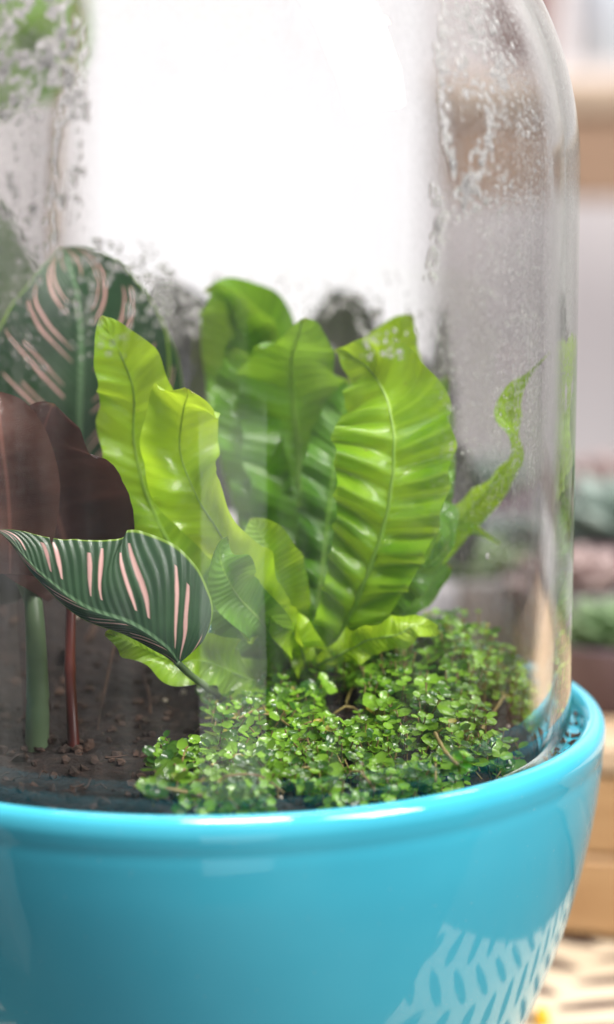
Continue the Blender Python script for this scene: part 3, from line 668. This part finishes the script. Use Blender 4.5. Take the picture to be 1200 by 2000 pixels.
stem(t_cal, [(64, 1180, -.017), (40, 1130, -.010), (5, 1090, .0), (-30, 1060, .01)], [.0021 - .00003 * q for q in range(40)], M['stem_green'])
stem(t_cal, [(68, 1190, -.018), (72, 1110, -.010), (90, 1040, .0), (130, 960, .02), (150, 890, .045)], [.0019 - .00002 * q for q in range(40)], M['stem_maroon'])
stem(t_cal, [(146, 1500, -.030), (143, 1430, -.028), (137, 1300, -.020), (139, 1150, -.012), (128, 1080, -.010)], [.0016 - .00001 * q + .0002 * (q % 13 == 6) for q in range(40)], M['stem_maroon'])
stem(t_cal, [(345, 1292, -.040), (372, 1318, -.030), (410, 1345, -.018), (450, 1370, -.010)], .0009, M['stem_green'])
stem(t_cal, [(180, 1500, -.02), (195, 1400, -.01), (215, 1300, .0), (235, 1220, .01)], .0004, M['crumb'], name='dry_stem')
stem(t_cal, [(255, 1490, -.02), (290, 1420, -.01), (292, 1360, .0), (280, 1320, .01)], .0004, M['crumb'], name='dry_stem')

# ------------------------------------------------------------------ ground cover
rg = random.Random(21)
def tiny_leaf(mb, c, d, n, r):
    """round scalloped cupped leaf, d = direction away from stem, n = up"""
    s_ = d.cross(n).normalized(); n = s_.cross(d).normalized(); A = 10
    v = [c + d * r * 1.0 - n * r * .10]; f = []
    for j, q in ((0, .62), (1, 1.0)):
        for k in range(A):
            g = 2 * math.pi * k / A; sc = q * (1 if j == 0 else (1.05 if k % 2 else .92)); x = math.cos(g) * sc; y = math.sin(g) * sc * .95
            v.append(c + d * (r * (1 + x)) + s_ * (r * y) + n * (r * (.06 * j + .20 * q * q * (1 if j else .5) - .12 - (.12 * (1 + x) ** 2))))
    for k in range(A): l = (k + 1) % A; f.append((0, 1 + k, 1 + l)); f.append((1 + k, 1 + A + k, 1 + A + l, 1 + l))
    mb.add(v, f)
def sprig(ml, ms, p, h, lean, r, pairs):
    q = []; a = rg.uniform(0, 6.28); top = p + Vector((0, 0, h)) + lean
    pts = [p, p.lerp(top, .4) + Vector((rg.gauss(0, .0006), rg.gauss(0, .0006), h * .08)), top]
    sm = [Vector(x) for x in cr([tuple(x) for x in pts], 7)]; ms.tube(sm, .00022, 5)
    for i in range(pairs):
        u = 1 - i / max(pairs, 1) * .85; k = u * 6; j = min(int(k), 5); c = sm[j].lerp(sm[j + 1], k - j)
        ax = (sm[j + 1] - sm[j]).normalized(); g = a + i * math.pi / 2
        for s in (0, 1):
            e = Vector((math.cos(g + s * math.pi), math.sin(g + s * math.pi), 0)); e = (e - ax * e.dot(ax)).normalized()
            dd = (e + ax * rg.uniform(.05, .5) * (1.6 if i == 0 else 1)).normalized()
            tiny_leaf(ml, c, dd, (ax + e * -.2 + Vector((0, -.6, .3))).normalized(), r * rg.uniform(.75, 1.15) * (.65 if i == 0 else 1))
ml = MB(); ms = MB()
def cover_ok(x, y):
    r = math.hypot(x, y)
    if r > .0900: return 0
    # pixel position of the soil point
    p = Vector((x, y, 0)) - CAM; dp = p.dot(FW); px = 600 + F * p.x / dp; py = 1000 - F * p.dot(UP) / dp
    left = 410 + 90 * noise.noise(Vector((py / 60, 1, 2)))
    if py > 1460: left = 330 + 50 * noise.noise(Vector((py / 40, 1, 2)))
    if px < left: return 0
    return 1
cnt = 0; tries = 0
while cnt < 1050 and tries < 20000:
    tries += 1
    a = rg.uniform(0, 6.283); r = .0900 * math.sqrt(rg.random()); x, y = r * math.cos(a), r * math.sin(a)
    if not cover_ok(x, y): continue
    if y > .05 and x < .02: continue
    if (x - .028)**2 + (y - .018)**2 < .012**2: continue
    nn = noise.noise(Vector((x * 45, y * 45, 1)))
    if nn < -.20: continue
    if noise.noise(Vector((x * 130, y * 130, 4))) < -.28: continue
    mound = .015 * math.exp(-((x - .062)**2 + (y - .012)**2) / .0016)
    edge = max(0, (r - .082) / .01)
    h = (.0045 + .004 * (nn + .4) + mound * rg.uniform(.3, 1.1)) * (1 - .55 * edge)
    lean = Vector((rg.gauss(0, .002), rg.gauss(0, .002), 0))
    q = Vector((x, y, soil_h(x, y)))
    if (Vector((x, y, 0)) + lean).length > .0895: lean = -Vector((x, y, 0)).normalized() * .001
    sprig(ml, ms, q, h, lean, rg.choice((.0010, .0013, .0016, .0019, .0024)) * rg.uniform(.9, 1.1), 3 if h < .009 else 4)
    cnt += 1
for i in range(60):
    a = rg.uniform(0, 6.283); r = .088 * math.sqrt(rg.random()); x, y = r * math.cos(a), r * math.sin(a)
    if not cover_ok(x, y): continue
    g = rg.uniform(0, 6.28); pts = [(x + math.cos(g) * d, y + math.sin(g) * d + .002 * math.sin(d * 300), soil_h(x, y) + rg.uniform(.003, .008)) for d in (0, .005, .010, .015)]
    if max(math.hypot(p[0], p[1]) for p in pts) < .0895: ms.tube([Vector(p) for p in cr(pts, 8)], .00035, 5)
tag(ml.obj('ground_cover', M['cover']), 'dense mat of tiny round green leaves covering the soil', 'ground cover', kind='stuff')
tag(ms.obj('ground_cover_stems', M['cover_stem']), 'thin tan stems beneath the tiny round leaves', 'stems', kind='stuff')
# stray sprigs that stand apart
for px, py, Y, h, n_, r_, lab in ((300, 1575, -.083, .006, 4, .0022, 'small sprig of round leaves against the glass at the lower left end of the mat'),
                          (300, 1500, -.055, .004, 5, .0017, 'reddish little sprig alone on bare dark soil'),
                          (545, 1395, -.010, .010, 4, .0019, 'bright sprig standing up just below the fern crown'),
                          (900, 1520, -.072, .006, 5, .0016, 'yellow-green sprig hanging over the ledge at the front right'),
                          (352, 1585, -.086, .002, 2, .0018, 'tiny sprig resting on the bowl rim at the lower left'),
                          (430, 1450, -.045, .008, 5, .0018, 'sprig at the left tip of the leaf mat')):
    p = P(px, py, Y); p.z = max(p.z, soil_h(p.x, p.y)) if math.hypot(p.x, p.y) < .088 else p.z
    t = thing('leaf_sprig', p, lab, 'sprig', 'sprigs standing apart from the mat')
    a_, b_ = MB(), MB(); sprig(a_, b_, Vector((0, 0, 0)), h, Vector((.001, -.001, 0)), r_, n_)
    a_.obj('leaves', M['cover'], t)['kind'] = 'stuff'; b_.obj('stem', M['cover_stem'], t)
# runners (bare tan stems)
for pts, lab in ((((300, 1535, -.080), (350, 1545, -.078), (420, 1558, -.074), (480, 1560, -.07)), 'tan bare runner stem at the lower left of the mat'),
                 (((850, 1432, -.050), (870, 1468, -.060), (895, 1495, -.066)), 'pale tan runner stem on the front right of the mat'),
                 (((930, 1440, -.020), (955, 1405, -.015), (985, 1360, -.012)), 'pale tan runner stem among leaves near the right glass edge')):
    mb = MB(); mb.tube([Vector(x) for x in cr([tuple(P(*q)) for q in pts], 14)], [.0005 + .0001 * math.sin(i * 2) for i in range(14)], 7)
    tag(mb.obj('runner_stem', M['cover_stem']), lab, 'stem', 'bare runner stems')

# ================================================================== plants behind the dome
def bg_plant(name, label, cat, base_px, leaves, mat, potmat=None, stems=True, K=5, pot_r=.03, pot_h=.05, rr=.0012, smat=None):
    bx = P(base_px[0], base_px[1], base_px[2]); 
    t = thing(name, bx, label, cat)
    for lf in leaves:
        frond(t, 'leaf', lf, mat, K=K, N=30, cup=.2, edge=.03, amp=.0005, waves=3)
        if stems:
            e = P(lf[0][0], lf[0][1], lf[0][2]) - bx; mb = MB(); mb.tube([Vector(x) for x in cr([(0, 0, 0), tuple(e * .5 + Vector((0, 0, .01))), tuple(e)], 10)], rr, 6); mb.obj('stem', smat or mat, t)
    if potmat:
        mb = MB(); h = bx.z - ZT; mb.lathe([(0, -h), (pot_r * .75, -h), (pot_r, 0), (pot_r * .9, 0), (0, -.006)], 32); mb.obj('pot', potmat, t)
    return t
bg_plant('dark_leaf_plant', 'blackish green plant in a grey pot behind the fern', 'plant', (640, 1150, .20), [
    [(330, 760, .17, 20, 0), (345, 690, .17, 66, 0), (340, 620, .17, 70, 10), (320, 575, .17, 40, 0), (300, 548, .17, 3, 0)],
    [(640, 760, .18, 20, 0), (660, 700, .18, 62, 0), (668, 640, .18, 70, -10), (660, 595, .18, 46, 0), (650, 566, .18, 3, 0)],
    [(440, 705, .14, 4, 0), (470, 685, .14, 12, 0), (500, 668, .14, 16, 0), (530, 645, .14, 8, 0), (560, 632, .14, 1, 0)],
    [(830, 1000, .17, 20, 0), (856, 900, .15, 30, 0), (860, 800, .15, 30, 10), (860, 700, .15, 20, 10), (864, 596, .15, 3, 10)],
    [(740, 900, .19, 30, 0), (770, 800, .19, 80, 0), (790, 740, .19, 70, 0), (800, 690, .19, 20, 0)],
    [(460, 1000, .17, 40, 0), (450, 900, .17, 75, 0), (430, 820, .17, 85, 0), (410, 740, .17, 70, 0), (395, 650, .17, 10, 0)],
    [(300, 1050, .18, 40, 0), (310, 950, .18, 90, 0), (330, 850, .18, 95, 0), (345, 760, .18, 40, 0)],
    [(690, 1000, .19, 40, 0), (690, 900, .19, 90, 0), (690, 800, .19, 90, 0), (700, 690, .19, 50, 0), (710, 640, .19, 3, 0)],
    [(900, 1100, .17, 20, 0), (915, 1000, .17, 30, 0), (900, 900, .17, 20, 0), (890, 860, .17, 3, 0)]], M['bg_dark'], M['pot_grey'], pot_r=.045)
bg_plant('trailing_plant', 'blurred green plant with a thin brown stem at the top left', 'plant', (108, 480, .34), [
    [(150, 40, .34, 3, 0), (110, 20, .34, 46, 0), (60, 60, .36, 60, 0), (20, 120, .36, 40, 0), (-10, 180, .36, 3, 0)],
    [(150, 20, .33, 3, 0), (90, -30, .33, 60, 0), (20, -40, .33, 70, 0), (-40, 0, .33, 4, 0)],
    [(140, 90, .35, 3, 0), (120, 130, .35, 26, 0), (90, 170, .35, 30, 0), (60, 200, .35, 4, 0)],
    [(60, 90, .38, 3, 0), (20, 120, .38, 60, 0), (-20, 190, .38, 50, 0), (-50, 240, .38, 4, 0)],
    [(170, 10, .40, 3, 0), (120, 60, .40, 70, 0), (60, 110, .40, 80, 0), (0, 150, .40, 60, 0), (-40, 200, .40, 3, 0)],
    [(160, -60, .42, 3, 0), (100, 0, .42, 90, 0), (20, 40, .42, 100, 0), (-60, 60, .42, 3, 0)],
    [(150, -10, .36, 3, 0), (110, 40, .36, 50, 20), (80, 110, .36, 46, 20), (70, 160, .36, 3, 0)],
    ], M['bg_green'], stems=False)
t = thing('plant_stake', P(105, 560, .30), 'thin brown twig standing behind the dome at the upper left', 'twig')
stem(t, [(105, 560, .30), (106, 420, .30), (112, 300, .30), (118, 210, .30), (140, 130, .30), (152, 50, .30), (158, -30, .30)], [.0014 + .0004 * math.sin(i * 1.3) for i in range(40)], plain('twig_brown', (.30, .20, .10), .7, (.16, .12, .06), 60), name='twig')
bg_plant('leafy_plant', 'dark green leaves cut off by the left edge beside the calathea', 'plant', (-60, 760, .14), [
    [(-40, 700, .14, 10, 0), (-10, 620, .14, 40, 0), (10, 520, .14, 44, 0), (5, 440, .14, 24, 0), (-5, 385, .14, 3, 0)],
    [(20, 700, .16, 10, 0), (45, 620, .16, 36, 0), (50, 540, .16, 30, 0), (40, 480, .16, 3, 0)]], leafmat('dull_edge_leaf', (.05, .09, .045), (.12, .17, .08), (.14, .2, .1), .25, .4), M['pot_red'])

# ------------------------------------------------------------------ unseen reflectors added in front, seen only as reflections
t = thing('reflection_board', (.245, -1.35, -.69), 'unseen white board added behind the camera, mirrored in glass and glaze', 'board')
mb = MB(); mb.box((0, 0, .30), (.48, .02, .60), bev=.003); mb.obj('board_panel', M['paper'], t, False)
t = thing('side_reflector', (-.97, -.58, -.895), 'added pale grey cabinet out of frame at the left, mirrored in glass and glaze', 'reflector')
t.rotation_euler.z = R(-28)
mb = MB(); mb.box((0, 0, .362), (.18, .20, .72), bev=.004); mb.obj('reflector_body', plain('pale_grey_paint', (.68, .70, .66), .5, (.60, .63, .59), 5), t, False)
mb = MB(); mb.box((0, 0, .732), (.19, .21, .02), bev=.003); mb.obj('reflector_top', M['paper'], t, False)
